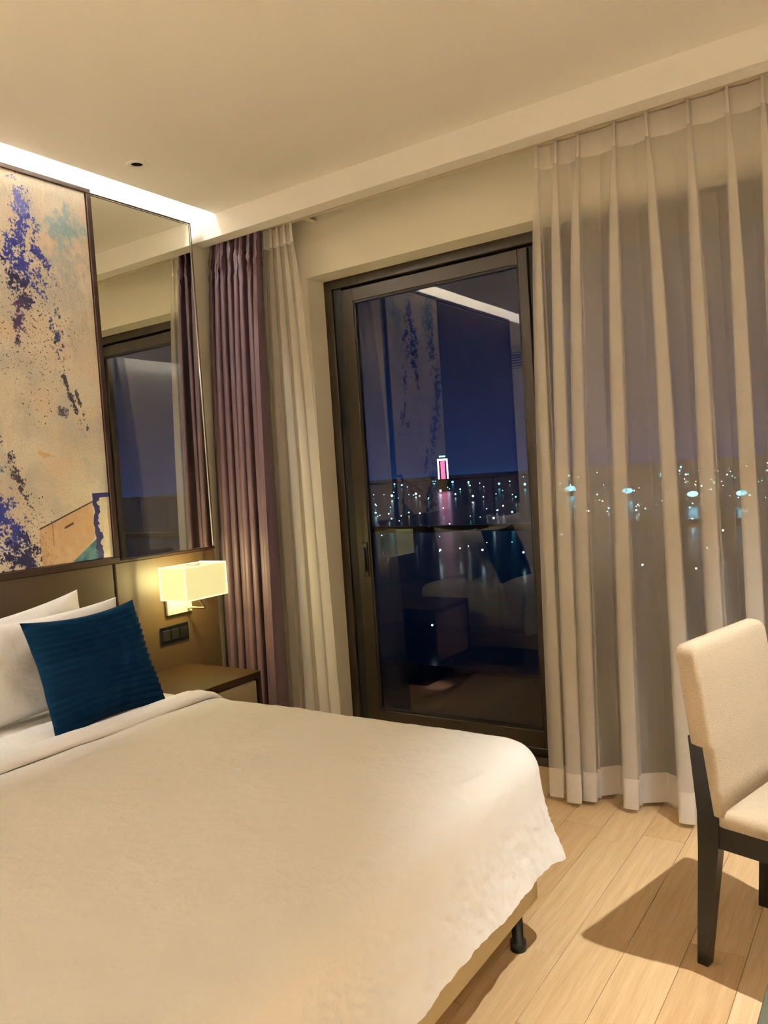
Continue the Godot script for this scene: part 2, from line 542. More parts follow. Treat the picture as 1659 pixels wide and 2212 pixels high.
# ------------------------------------------------------------------ headboard wall
func headboard() -> void:
	var h := thing("headboard_unit", "dark brown wall-height headboard unit framing the mirror and the painting", "headboard", Vector3(0, 0, 0))
	var X := 0.1
	obj("back_board", boxes([[Vector3(0.0, 0.0, 0.46), Vector3(0.07, 2.985, 3.40)]]), M.frame, h)
	for p in [[0.45, 1.127], [1.140, 2.24], [2.253, 3.40]]:
		obj("lower_panel", box(Vector3(0.07, 0.0, p[0]), Vector3(X - 0.008, 1.165, p[1]), 0.004), M.leather, h)
	obj("upper_panel", box(Vector3(0.07, 1.205, 1.965), Vector3(X - 0.004, 2.975, 3.375), 0.004), M.upper_panel, h)
	for p in [[Vector3(0.07, 1.165, 1.108), Vector3(X + 0.012, 1.198, 3.40)], [Vector3(0.07, 1.165, 0.45), Vector3(X, 1.178, 1.108)],
			[Vector3(0.07, 2.985, 1.108), Vector3(X + 0.012, 3.01, 3.40)], [Vector3(0.07, 2.992, 0.45), Vector3(X, 3.0, 1.108)],
			[Vector3(0.07, 1.198, 1.108), Vector3(X + 0.012, 2.985, 1.136)], [Vector3(0.07, 1.198, 1.944), Vector3(X + 0.012, 2.985, 1.965)],
			[Vector3(0.07, 1.198, 3.375), Vector3(X + 0.012, 2.985, 3.40)], [Vector3(0.07, 1.178, 0.45), Vector3(X, 2.992, 0.457)]]:
		obj("frame_strip", box(p[0], p[1], 0.003), M.frame, h)
	for z in [1.127, 2.24]:
		obj("joint_strip", box(Vector3(0.06, 0.0, z), Vector3(0.085, 1.165, z + 0.013)), M.black, h)
	var mi := thing("wall_mirror", "tall frameless mirror panel between the painting and the mauve curtain", "mirror", Vector3(0.072, 1.18, 0.46))
	obj("mirror_glass", box(Vector3(0, 0, 0), Vector3(0.022, 1.81, 0.645), 0.002), M.mirror, mi)
	obj("edge_trim", boxes([[Vector3(0.006, -0.001, -0.003), Vector3(0.026, 1.811, 0.003)], [Vector3(0.006, 1.806, 0), Vector3(0.026, 1.812, 0.645)], [Vector3(0.006, -0.002, 0), Vector3(0.026, 0.004, 0.645)], [Vector3(0.006, 0, 0.640), Vector3(0.026, 1.81, 0.647)]], 0.001), M.chrome, mi)
	var pa := thing("abstract_painting", "tall abstract canvas with cobalt blue splashes on cream above the bed", "painting", Vector3(0.07, 1.20, 1.14))
	obj("canvas_edge", box(Vector3(0, 0, 0), Vector3(0.033, 1.785, 0.80), 0.002), M.linen, pa)
	var st := new_st()
	for k in [[0, 0], [1, 0], [1, 1], [0, 0], [1, 1], [0, 1]]:
		st.set_uv(Vector2(k[0], k[1]))
		st.set_smooth_group(-1)
		st.add_vertex(Vector3(0.0335, 1.785 * (1 - k[1]), 0.80 * (1 - k[0])))
	var pm := std("oil_paint", Color.WHITE, 0.55)
	pm.albedo_texture = painting_texture()
	pm.texture_repeat = false
	pm.heightmap_enabled = true
	pm.heightmap_texture = noise_texture(0.03, 31, 512, 5)
	pm.heightmap_scale = 0.25
	obj("paint_layer", done(st), pm, pa)

func painting_texture() -> ImageTexture:
	var W := 448
	var H := 1000
	var im := Image.create(W, H, false, Image.FORMAT_RGB8)
	var n := FastNoiseLite.new()
	n.seed = 77
	n.frequency = 1.0
	n.fractal_octaves = 5
	var cream := rgb8(244, 237, 224)
	var peach := rgb8(242, 222, 202)
	var grey := rgb8(216, 213, 205)
	var cobalt := rgb8(38, 48, 150)
	var navy := rgb8(28, 26, 74)
	var cyan := rgb8(130, 182, 200)
	# splashes: u, v, half width, half height, colour, lean, roughness of the edge
	var sp := [
		[0.575, 0.085, 0.045, 0.05, rgb8(96, 104, 190), 0.1, 0.9], [0.535, 0.17, 0.075, 0.055, cobalt, -0.35, 0.9], [0.545, 0.235, 0.085, 0.055, cobalt, 0.25, 1.15],
		[0.52, 0.275, 0.05, 0.03, navy, 0.5, 1.1], [0.545, 0.315, 0.05, 0.03, navy, 0.6, 1.1], [0.50, 0.375, 0.025, 0.045, rgb8(60, 40, 90), -0.1, 1.1], [0.66, 0.20, 0.035, 0.035, cobalt, 0.6, 1.3],
		[0.735, 0.40, 0.028, 0.045, rgb8(40, 62, 120), 0.1, 1.2], [0.42, 0.77, 0.022, 0.045, rgb8(48, 44, 62), 0.25, 1.3], [0.79, 0.555, 0.014, 0.055, rgb8(60, 56, 74), 0.3, 1.2], [0.85, 0.575, 0.01, 0.05, rgb8(60, 56, 74), 0.25, 1.2], [0.735, 0.605, 0.03, 0.012, rgb8(90, 86, 110), 0.6, 1.2],
		[0.36, 0.925, 0.10, 0.055, cobalt, 0.3, 1.25], [0.42, 0.965, 0.12, 0.045, navy, 0.2, 1.35], [0.27, 0.85, 0.08, 0.05, cobalt, 0.3, 1.3], [0.20, 0.10, 0.10, 0.09, rgb8(120, 158, 188), 0.2, 0.8], [0.16, 0.22, 0.05, 0.10, rgb8(70, 96, 160), 0.1, 1.2], [0.10, 0.45, 0.05, 0.12, rgb8(60, 72, 130), 0.1, 1.3], [0.22, 0.62, 0.05, 0.08, rgb8(70, 84, 140), 0.3, 1.3]]
	for y in H:
		var v := (y + 0.5) / H
		for x in W:
			var u := (x + 0.5) / W
			var a := n.get_noise_2d(u * 2.2, v * 4.5)
			var b := n.get_noise_2d(u * 3.0 + 9.0, v * 6.0 + 3.0)
			var fine := n.get_noise_2d(u * 14.0, v * 30.0 + 20.0)
			var c := cream.lerp(peach, clampf(0.45 + a * 1.3, 0, 1)).lerp(grey, clampf(0.3 + b * 1.5, 0, 0.85))
			c = c.lerp(cyan, clampf(1.15 - absf(u - 0.83 + 0.35 * (v - 0.11)) / 0.16 - absf(v - 0.115) / 0.06 + fine * 0.9, 0, 0.75))
			c = c.lerp(rgb8(186, 196, 198), clampf(0.8 - absf(u - 0.80) / 0.25 - absf(v - 0.2) / 0.12 + fine, 0, 0.6))
			c = c.lerp(rgb8(222, 176, 96), clampf(0.8 - absf(u - 0.585) / 0.07 - absf(v - 0.715) / 0.022 + fine * 1.4, 0, 0.7))
			var grit := n.get_noise_2d(u * 95.0, v * 120.0 + 7.0)
			c = c.lerp(Color(1.0, 0.98, 0.94), clampf(grit * 0.35, 0, 0.3)).lerp(rgb8(170, 152, 130), clampf(-grit * 0.4, 0, 0.25))
			# speckles thrown around the splashes
			var dots := n.get_noise_2d(u * 42.0 + 5.0, v * 92.0)
			var near := clampf(1.0 - absf(u - 0.58) / 0.35 - absf(v - 0.40) / 0.28, 0, 1) + clampf(1.0 - absf(u - 0.45) / 0.3 - absf(v - 0.9) / 0.14, 0, 1)
			if dots > 0.50 - 0.12 * near and near > 0.05: c = c.lerp(rgb8(58, 44, 66), 0.85)
			for s in sp:
				var dv: float = v - s[1]
				if absf(dv) > s[3] * 2.2: continue
				var du: float = u - s[0] - dv * s[5] * 2.2
				var d: float = 1.0 - sqrt(du * du / (s[2] * s[2]) + dv * dv / (s[3] * s[3]))
				var k: float = d + fine * s[6] * 1.3 + b * 0.4 + dots * 1.2 + grit * 0.9
				if k > 0.05: c = c.lerp(s[4], clampf(k * 2.6, 0, 0.92))
			# the house shape low on the right
			var roof := 0.905 - (u - 0.50) * 0.17
			if u > 0.52 and u < 0.88 and v > roof and v < 1.02 - (u - 0.70) * 0.45 - (0.0 if u > 0.7 else (0.7 - u) * -0.1):
				c = c.lerp(rgb8(226, 186, 146), 0.8 + fine * 0.4)
				if v < roof + 0.004: c = rgb8(70, 52, 44)
			if u > 0.60 and u < 0.605 and v > 0.89 and v < 0.95: c = c.lerp(rgb8(140, 96, 66), 0.7)
			if u > 0.68 and u < 0.74 and absf(v - 0.903 + (u - 0.7) * 0.17) < 0.003: c = rgb8(104, 66, 48)
			if v > 1.22 - u * 0.31 and u > 0.72 and u < 0.90: c = rgb8(92, 146, 164).lerp(rgb8(66, 110, 140), clampf(0.5 + fine * 2.0, 0, 1))
			if u > 0.885 + fine * 0.02 and u < 0.925 + 0.03 * fine and v > 0.82: c = rgb8(44, 48, 112)
			if v > 0.82 and v < 0.832 and u > 0.885: c = rgb8(44, 48, 112)
			im.set_pixel(x, y, c)
	return ImageTexture.create_from_image(im)

# ------------------------------------------------------------------ bed
func ring_mesh(o: Array, centre: Vector2, rings: Array) -> ArrayMesh:
	# rings: [share of the way from the centre to the outline, offset beyond the outline, height]
	var rows := []
	for r in rings:
		var row := PackedVector3Array()
		for e in o:
			var p: Vector2 = centre.lerp(e[0], r[0]) + e[1] * r[1]
			row.append(Vector3(p.x, r[2], p.y))
		rows.append(row)
	return sheet(rows, true, true)

func bed() -> void:
	var b := thing("double_bed", "wide upholstered bed with white linen standing against the brown headboard", "bed", Vector3(0, 0, 0))
	obj("bed_base", ring_mesh(outline(0.11, 2.40, 1.39, 3.28, 0.02, 12), Vector2(1.25, 2.33), [[0.0, 0, 0.315], [1.0, -0.006, 0.315], [1.0, 0, 0.309], [1.0, 0, 0.169], [1.0, -0.006, 0.163], [0.0, 0, 0.163]]), M.bed_base, b)
	var rings := [[0.0, 0.0, 0.645], [0.5, 0.0, 0.645], [0.9, 0.0, 0.643], [1.0, -0.06, 0.638]]
	for k in 6:
		var t := (k + 1) / 6.0 * PI / 2.0
		rings.append([1.0, -0.06 + 0.06 * sin(t), 0.578 + 0.06 * cos(t)])
	rings += [[1.0, 0.0, 0.36], [1.0, -0.03, 0.318], [0.0, 0.0, 0.316]]
	obj("mattress", ring_mesh(outline(0.115, 2.39, 1.335, 3.30, 0.08, 30), Vector2(1.25, 2.33), rings), M.sheet, b)
	for p in [Vector2(2.335, 1.43), Vector2(2.335, 3.24), Vector2(0.2, 1.43), Vector2(0.2, 3.24)]:
		var l := obj("leg", lathe([Vector2(0.0, 0.165), Vector2(0.019, 0.164), Vector2(0.018, 0.03), Vector2(0.025, 0.028), Vector2(0.026, 0.0), Vector2(0.0, 0.0)], 20), M.black, b)
		l.position = Vector3(p.x, 0, p.y)

func bedding() -> void:
	# duvet: one continuous cloth over the mattress, hanging at the foot and both sides
	var o := outline(0.99, 2.435, 1.315, 3.32, 0.13, 70)
	var c := Vector2(1.72, 2.31)
	var rows := []
	for k in 46:
		var f := pow(k / 45.0, 0.75)
		var row := PackedVector3Array()
		for e in o:
			var inset: float = lerpf(0.09, 0.03, smoothstep(-0.35, -0.95, e[1].x))
			var p: Vector2 = c.lerp(e[0] - e[1] * inset, f)
			var w := noise_a.get_noise_2d(p.x * 1.3, p.y * 1.3) * 0.008 + noise_a.get_noise_2d(p.x * 4.0 + 7.0, p.y * 4.0) * 0.0025
			row.append(Vector3(p.x, 0.668 + w - 0.012 * pow(f, 4.0), p.y))
		rows.append(row)
	for k in 34:
		var t := (k + 1) / 34.0
		var row := PackedVector3Array()
		for i in o.size():
			var e: Array = o[i]
			var d: Vector2 = e[1]
			var head := smoothstep(-0.35, -0.95, d.x)
			var ra := lerpf(0.09, 0.03, head)
			var drop := lerpf(0.35, 0.035, head)
			var corner := 4.0 * absf(d.x * d.y) * absf(d.x * d.y) * (1.0 - head)
			drop += 0.03 * corner + 0.010 * noise_a.get_noise_2d(i * 0.03, 5.0) * (1.0 - head)
			var s := t * (drop + ra * 0.57)
			var out := 0.0
			var down := 0.0
			if s < ra * PI / 2:
				out = -ra + ra * sin(s / ra)
				down = ra * (1.0 - cos(s / ra))
			else:
				var l := s - ra * PI / 2
				down = ra + l
				out = l * 0.10 + l * l * (0.08 + 0.5 * corner)
				out += 0.012 * smoothstep(0.0, 0.25, l) * noise_a.get_noise_2d(i * 0.08, l * 2.0) + 0.003 * smoothstep(0.0, 0.2, l) * noise_a.get_noise_2d(i * 0.4 + l * 9.0, l * 9.0 + 30.0)
				out -= 0.012 * smoothstep(0.0, 0.12, l) * smoothstep(0.31, 0.18, l) * absf(noise_a.get_noise_2d(i * 0.22 + l * 16.0, l * 20.0 - i * 0.1))
			var p: Vector2 = e[0] + d * out
			var w := noise_a.get_noise_2d(p.x * 1.3, p.y * 1.3) * 0.008 * (1.0 - t) + noise_a.get_noise_2d(p.x * 9.0 + 7.0, p.y * 9.0) * 0.003
			row.append(Vector3(p.x, 0.656 + w - down, p.y))
		rows.append(row)
	var d := thing("duvet", "white duvet spread over the bed and hanging over its foot", "duvet")
	obj("cover", sheet(rows, true, true), M.linen, d)
	# turned-back edge across the bed
	var path := []
	for k in 60: path.append([Vector2(3.30 - k / 59.0 * 1.88, 0.662), Vector2(0, 1)])
	for k in 12:
		var a := (k + 1) / 12.0 * PI / 2
		path.append([Vector2(1.42 - 0.10 * sin(a), 0.562 + 0.10 * cos(a)), Vector2(-sin(a), cos(a))])
	for k in 6: path.append([Vector2(1.32 - 0.004 * k, 0.53 - 0.03 * k), Vector2(-1, 0)])
	rows = []
	for k in path.size():
		var q: Vector2 = path[k][0]
		var nn: Vector2 = path[k][1]
		var row := PackedVector3Array()
		var end := 1.0 if k > 0 and k < path.size() - 1 else 0.02
		for i in 20:
			var a := TAU * i / 20.0
			var wob := noise_a.get_noise_2d(k * 0.12, i * 0.5) * 0.012
			var h := sin(a) * 0.017 * end * (1.0 + 0.4 * cos(a)) + (wob * 0.4 if sin(a) > 0 else 0.0)
			row.append(Vector3(0.935 + 0.006 * sin(k * 0.3) + cos(a) * 0.078 * end, q.y + nn.y * h, q.x + nn.x * h))
		rows.append(row)
	obj("turned_edge", sheet(rows, true), M.linen, d)
	# pillows
	put_pillow("white_pillow", "white pillow leaning on the headboard, its peak highest above the bed", Vector3(0.30, 0.65, 1.76), 0.72, 0.42, 0.16, 9.0, 6.0, 1, M.pillow)
	put_pillow("white_pillow", "white pillow in front of the highest pillow, behind the navy cushion", Vector3(0.51, 0.65, 1.79), 0.76, 0.42, 0.17, 7.0, 0.0, 2, M.pillow)
	put_pillow("white_pillow", "white pillow leaning on the headboard on the near half of the bed", Vector3(0.30, 0.655, 2.74), 0.72, 0.47, 0.16, 9.0, 2.0, 3, M.pillow)
	put_pillow("white_pillow", "white pillow standing foremost on the near half of the bed", Vector3(0.51, 0.65, 2.74), 0.76, 0.42, 0.17, 7.0, 0.0, 4, M.pillow)
	put_cushion()

func pillow_mesh(w: float, h: float, t: float, sd: int, n := 36, tucks := 0) -> ArrayMesh:
	var nz := FastNoiseLite.new()
	nz.seed = sd
	nz.frequency = 1.0
	nz.fractal_octaves = 2
	var st := new_st()
	for side in 2:
		for j in n + 1:
			for i in n + 1:
				var u := -1.0 + 2.0 * i / n
				var v := -1.0 + 2.0 * j / n
				u = sin(u * PI / 2)
				v = sin(v * PI / 2)
				var x := u * w / 2 * (1.0 - 0.07 * (1.0 - v * v))
				var y := v * h / 2 * (1.0 - 0.12 * (1.0 - u * u))
				var q := pow(maxf(0.0, (1.0 - u * u) * (1.0 - v * v)), 0.5)
				var z := t / 2 * q
				var wr := nz.get_noise_2d(x * 5.0, y * 5.0 + side * 9.0) * 0.018 * minf(1.0, q * 2.0)
				z += wr
				if tucks > 0 and side == 0:
					var f := fposmod((v + 1.0) * 0.5 * tucks + 0.12 * nz.get_noise_2d(x * 3.0, y * 2.0), 1.0)
					z += 0.015 * pow(f, 1.5) * minf(1.0, q * 3.0)
				st.set_smooth_group(0)
				st.set_uv(Vector2(i, j) / n)
				st.add_vertex(Vector3(x, y, z if side == 0 else -z))
	for side in 2:
		for j in n:
			for i in n:
				var a := side * (n + 1) * (n + 1) + j * (n + 1) + i
				var b := a + 1
				var c := a + n + 1
				var dd := c + 1
				for k in ([a, c, b, b, c, dd] if side == 0 else [a, b, c, b, dd, c]): st.add_index(k)
	st.generate_normals()
	return st.commit()

# stands on the bed at `at` (middle of its lower edge), leaning back by `lean` degrees
func place_leaning(o: Node3D, at: Vector3, h: float, lean: float, twist: float, yaw := 0.0) -> void:
	var up := Vector3(-sin(deg_to_rad(lean)), cos(deg_to_rad(lean)), 0)
	var right := Vector3(0, 0, -1)
	var basis := Basis(right, up, right.cross(up))
	basis = Basis(Vector3.UP, deg_to_rad(yaw)) * basis * Basis(Vector3(0, 0, 1), deg_to_rad(twist))
	o.transform = Transform3D(basis, at + basis.y * h * 0.47)

func put_pillow(called: String, label: String, at: Vector3, w: float, h: float, t: float, lean: float, twist: float, sd: int, m: Material) -> void:
	var o := obj(called, pillow_mesh(w, h, t, sd), m)
	tag(o, label, "pillow", "white bed pillows")
	place_leaning(o, at, h, lean, twist)

func put_cushion() -> void:
	var o := obj("navy_cushion", pillow_mesh(0.53, 0.46, 0.14, 9, 128, 17), M.navy)
	tag(o, "square navy blue cushion with horizontal tucks leaning on the white pillows", "cushion")
	place_leaning(o, Vector3(0.80, 0.637, 1.715), 0.46, 20.0, 0.0, 3.0)

# ------------------------------------------------------------------ nightstand, lamp, switches
func nightstand_and_lamp() -> void:
	var n := thing("nightstand", "dark walnut nightstand with a taupe drawer between bed and curtain", "nightstand", Vector3(0.093, 0, 0.70))
	obj("carcass", boxes([[Vector3(0, 0.53, 0), Vector3(0.53, 0.565, 0.52)], [Vector3(0, 0.16, 0), Vector3(0.53, 0.53, 0.025)], [Vector3(0, 0.16, 0.495), Vector3(0.53, 0.53, 0.52)], [Vector3(0, 0.16, 0.025), Vector3(0.53, 0.185, 0.495)], [Vector3(0, 0.185, 0.025), Vector3(0.02, 0.53, 0.495)]], 0.003), M.stand_top, n)
	for k in 2:
		obj("drawer", box(Vector3(0.02, 0.19 + 0.17 * k, 0.03), Vector3(0.525, 0.353 + 0.17 * k, 0.49), 0.006), M.drawer, n)
	obj("toe_base", box(Vector3(0.0, 0.0, 0.06), Vector3(0.40, 0.16, 0.46)), M.black, n)
	var nl := obj("night_light", box(Vector3(0.45, 0.152, 0.03), Vector3(0.47, 0.16, 0.16), 0.001), glow("night_led", Color(1.0, 0.86, 0.86), 3.0), n)
	nl.set_meta("label", "small pinkish LED night light under the nightstand")
	var ns := SpotLight3D.new()
	ns.name = "night_spot"
	ns.light_energy = 0.05
	ns.light_color = Color(1.0, 0.84, 0.84)
	ns.light_size = 0.02
	ns.spot_angle = 50.0
	ns.spot_range = 8.0
	ns.spot_attenuation = 2.0
	ns.shadow_enabled = true
	ns.rotation_degrees = Vector3(-90, 0, 0)
	n.add_child(ns)
	ns.position = Vector3(0.46, 0.148, 0.09)
	# wall lamp
	var l := thing("wall_lamp", "lit wall lamp with a box-shaped cream fabric shade and chrome bracket", "lamp", Vector3(0.092, 0, 0))
	obj("wall_plate", box(Vector3(0, 0.845, 0.665), Vector3(0.022, 0.985, 0.835), 0.004), M.satin, l)
	var st := new_st()
	bar(st, Vector3(0.02, 0.87, 0.70), Vector3(0.16, 0.875, 0.70), 0.006)
	bar(st, Vector3(0.16, 0.875, 0.70), Vector3(0.165, 0.97, 0.77), 0.006)
	bar(st, Vector3(0.165, 0.97, 0.77), Vector3(0.165, 1.0, 0.77), 0.014)
	obj("arm", done(st), M.chrome, l)
	var sh := rgb8(250, 246, 176)
	var shade := std("lamp_shade_fabric", sh, 0.85)
	shade.emission_enabled = true
	shade.emission = rgb8(253, 249, 182)
	shade.emission_energy_multiplier = 0.34
	var x0 := 0.07
	var x1 := 0.263
	var z0 := 0.63
	var z1 := 0.915
	var t := 0.004
	var s := obj("shade", boxes([[Vector3(x0, 0.945, z0), Vector3(x1, 1.115, z0 + t)], [Vector3(x0, 0.945, z1 - t), Vector3(x1, 1.115, z1)], [Vector3(x0, 0.945, z0 + t), Vector3(x0 + t, 1.115, z1 - t)], [Vector3(x1 - t, 0.945, z0 + t), Vector3(x1, 1.115, z1 - t)], [Vector3(x0 + t, 1.108, z0 + t), Vector3(x1 - t, 1.111, z1 - t)]], 0.001), shade, l)
	var binding := std("lamp_shade_binding", rgb8(255, 253, 225), 0.8)
	binding.emission_enabled = true
	binding.emission = rgb8(255, 253, 215)
	binding.emission_energy_multiplier = 0.42
	for p in [[x0, z0], [x0, z1], [x1, z0], [x1, z1]]:
		obj("edge_binding", box(Vector3(p[0] - 0.003, 0.943, p[1] - 0.003), Vector3(p[0] + 0.003, 1.117, p[1] + 0.003), 0.001), binding, s)
	for y in [0.945, 1.114]:
		obj("edge_binding", boxes([[Vector3(x1 - 0.002, y - 0.003, z0), Vector3(x1 + 0.002, y + 0.003, z1)]], 0.001), binding, s)
		obj("edge_binding", boxes([[Vector3(x0, y - 0.003, z1 - 0.002), Vector3(x1, y + 0.003, z1 + 0.002)]], 0.001), binding, s)
		obj("edge_binding", boxes([[Vector3(x0, y - 0.003, z0 - 0.002), Vector3(x1, y + 0.003, z0 + 0.002)]], 0.001), binding, s)
	obj("top_ring", lathe([Vector2(0.03, 1.111), Vector2(0.03, 1.118), Vector2(0.036, 1.118), Vector2(0.036, 1.111)], 24, Vector3(0.165, 0, 0.77)), M.cord, s)
	obj("bulb", lathe([Vector2(0.0, 1.06), Vector2(0.018, 1.05), Vector2(0.026, 1.03), Vector2(0.018, 1.01), Vector2(0.012, 1.0), Vector2(0.0, 1.0)], 16, Vector3(0.165, 0, 0.77)), glow("bulb_glow", Color(1.0, 0.93, 0.62), 4.0), l)
	var om := OmniLight3D.new()
	om.name = "bulb_light"
	om.light_energy = 0.18
	om.light_color = Color(1.0, 0.93, 0.62)
	om.light_size = 0.02
	om.omni_range = 10.0
	om.omni_attenuation = 2.0
	om.shadow_enabled = true
	l.add_child(om)
	om.position = Vector3(0.165, 1.03, 0.77)
	var sw := thing("switch_panel", "black switch and socket plate under the wall lamp", "switch", Vector3(0.092, 0.695, 0.69))
	obj("plate", box(Vector3(0, 0, 0), Vector3(0.008, 0.095, 0.195), 0.003), M.switch, sw)
	for k in 3:
		obj("rocker", box(Vector3(0.008, 0.02, 0.012 + 0.06 * k), Vector3(0.011, 0.075, 0.062 + 0.06 * k), 0.001), M.black, sw)

# ------------------------------------------------------------------ curtains
func catmull(p: Array, m: int) -> PackedVector2Array:
	var out := PackedVector2Array()
	for i in p.size() - 1:
		var a: Vector2 = p[maxi(i - 1, 0)]
		var b: Vector2 = p[i]
		var c: Vector2 = p[i + 1]
		var d: Vector2 = p[mini(i + 2, p.size() - 1)]
		for k in m: out.append(b.cubic_interpolate(c, a, d, float(k) / m))
	out.append(p[-1])
	return out

# cloth hung in folds between heights; xt and xb are the crests of the folds at the top and at the hem
func fold_rows(xt: Array, xb: Array, top: Dictionary, low: Dictionary, y0: float, y1: float, ya: float, yb: float, nrow: int, m := 4, opening := 0.55, crumple := 0.0) -> Array:
	var rows := []
	for r in nrow + 1:
		var y := lerpf(ya, yb, float(r) / nrow)
		var t := clampf((y1 - y) / (y1 - y0), 0.0, 1.0)
		var g := 1.0 - exp(-t / opening * 2.2)
		g = g / (1.0 - exp(-2.2 / opening))
		if y > y1 - top.band: g = 0.0
		else: g = lerpf(0.0, g, smoothstep(0.0, 0.12, y1 - top.band - y) * 0.7 + 0.3)
		var hw := lerpf(top.hw, low.hw, g)
		var zf := lerpf(top.zf, low.zf, lerpf(g, t, 0.6))
		var zb := lerpf(top.zb, low.zb, lerpf(g, t, 0.6))
		var ov := lerpf(top.ov, low.ov, g)
		var p := []
		for k in xt.size():
			var x: float = lerpf(xt[k], xb[k], lerpf(g, t, 0.5))
			var jig := 0.25 * sin(k * 2.7 + 1.3)
			var f := zf + (zf - zb) * 0.18 * sin(k * 1.9) * g
			p += [Vector2(x - hw * (1.0 + jig), f), Vector2(x + hw * (1.0 - jig), f - (zf - zb) * 0.06)]
			if low.get("layers", false):
				var th := (zf - zb) * 0.12
				p += [Vector2(x - hw * 0.8, f - th), Vector2(x + hw * (0.7 - jig), f - th * 1.8), Vector2(x - hw * 0.5, f - th * 2.6), Vector2(x + hw * 0.9, f - th * 3.2)]
			if k < xt.size() - 1:
				var xn: float = lerpf(xt[k + 1], xb[k + 1], lerpf(g, t, 0.5))
				p += [Vector2(x + hw - ov, lerpf(f, zb, 0.55)), Vector2(lerpf(x, xn, 0.46 + 0.1 * jig), zb), Vector2(lerpf(x, xn, 0.58), zb + (zf - zb) * 0.05), Vector2(xn - hw + ov, lerpf(zf, zb, 0.5))]
		var row := PackedVector3Array()
		var pts := catmull(p, m)
		for i in pts.size():
			var q := pts[i]
			var cz := 0.0
			if crumple > 0.0:
				var band := exp(-pow((y1 - 0.16 - y) / 0.13, 2.0))
				cz = crumple * band * noise_a.get_noise_2d(i * 0.35, y * 14.0)
				q.x += crumple * 0.8 * band * noise_a.get_noise_2d(i * 0.2 + 40.0, y * 11.0)
			row.append(Vector3(q.x, y, q.y + cz))
		rows.append(row)
	return rows

func curtains() -> void:
	var tr := thing("curtain_track", "cream double curtain track in the pocket above the balcony door", "curtain track", Vector3(0, 0, 0))
	obj("rail", boxes([[Vector3(0.02, 2.962, 0.125), Vector3(4.28, 2.985, 0.155)], [Vector3(0.02, 2.962, 0.215), Vector3(4.28, 2.985, 0.245)]], 0.002), M.track, tr)
	for x in [0.6, 2.2, 3.8]:
		obj("bracket", box(Vector3(x, 2.985, 0.0), Vector3(x + 0.04, 2.992, 0.25), 0.001), M.track, tr)
	# sheer in front of the fixed pane
	var c := thing("sheer_curtain", "wide translucent white sheer curtain hanging behind the chair", "curtain", Vector3.ZERO, "sheer curtains")
	var xt := [2.045, 2.134, 2.238, 2.398, 2.532, 2.70, 2.845, 2.975, 3.12, 3.27, 3.41, 3.56]
	var xb := [2.05, 2.125, 2.19, 2.37, 2.605, 2.75, 2.88, 3.02, 3.16, 3.30, 3.44, 3.58]
	var top := {"hw": 0.007, "zf": 0.172, "zb": 0.128, "ov": 0.004, "band": 0.10}
	var low := {"hw": 0.034, "zf": 0.35, "zb": 0.20, "ov": 0.016, "layers": true}
	obj("heading", sheet(fold_rows(xt, xb, top, low, 0.02, 2.955, 2.955, 2.85, 3)), M.sheer_double, c)
	obj("cloth", sheet(fold_rows(xt, xb, top, low, 0.02, 2.955, 2.85, 0.15, 40)), M.sheer, c)
	obj("hem", sheet(fold_rows(xt, xb, top, low, 0.02, 2.955, 0.15, 0.02, 3)), M.sheer_double, c)
	# gathered sheer left of the door
	var d := thing("sheer_curtain", "narrow gathered white sheer curtain beside the mauve curtain", "curtain", Vector3.ZERO, "sheer curtains")
	xt = [0.38, 0.43, 0.48, 0.53, 0.58]
	xb = [0.30, 0.39, 0.49, 0.59, 0.68]
	top = {"hw": 0.008, "zf": 0.165, "zb": 0.13, "ov": 0.003, "band": 0.10}
	low = {"hw": 0.034, "zf": 0.18, "zb": 0.13, "ov": 0.02}
	obj("heading", sheet(fold_rows(xt, xb, top, low, 0.02, 2.955, 2.955, 2.85, 3)), M.sheer_double, d)
	obj("cloth", sheet(fold_rows(xt, xb, top, low, 0.02, 2.955, 2.85, 0.15, 40)), M.sheer, d)
	obj("hem", sheet(fold_rows(xt, xb, top, low, 0.02, 2.955, 0.15, 0.02, 3)), M.sheer_double, d)
	# blackout curtain in the corner
	var e := thing("blackout_curtain", "gathered mauve satin blackout curtain in the corner beside the mirror", "curtain")
	xt = []
	xb = []
	for k in 8:
		xt.append(0.05 + 0.050 * k + 0.008 * sin(k * 2.1))
		xb.append(0.035 + 0.052 * k + 0.012 * sin(k * 1.7 + 1.0))
	top = {"hw": 0.008, "zf": 0.262, "zb": 0.19, "ov": 0.004, "band": 0.03}
	low = {"hw": 0.016, "zf": 0.37, "zb": 0.225, "ov": 0.010}
	obj("cloth", sheet(fold_rows(xt, xb, top, low, 0.02, 2.96, 2.96, 0.02, 90, 5, 0.4, 0.016)), M.purple, e)

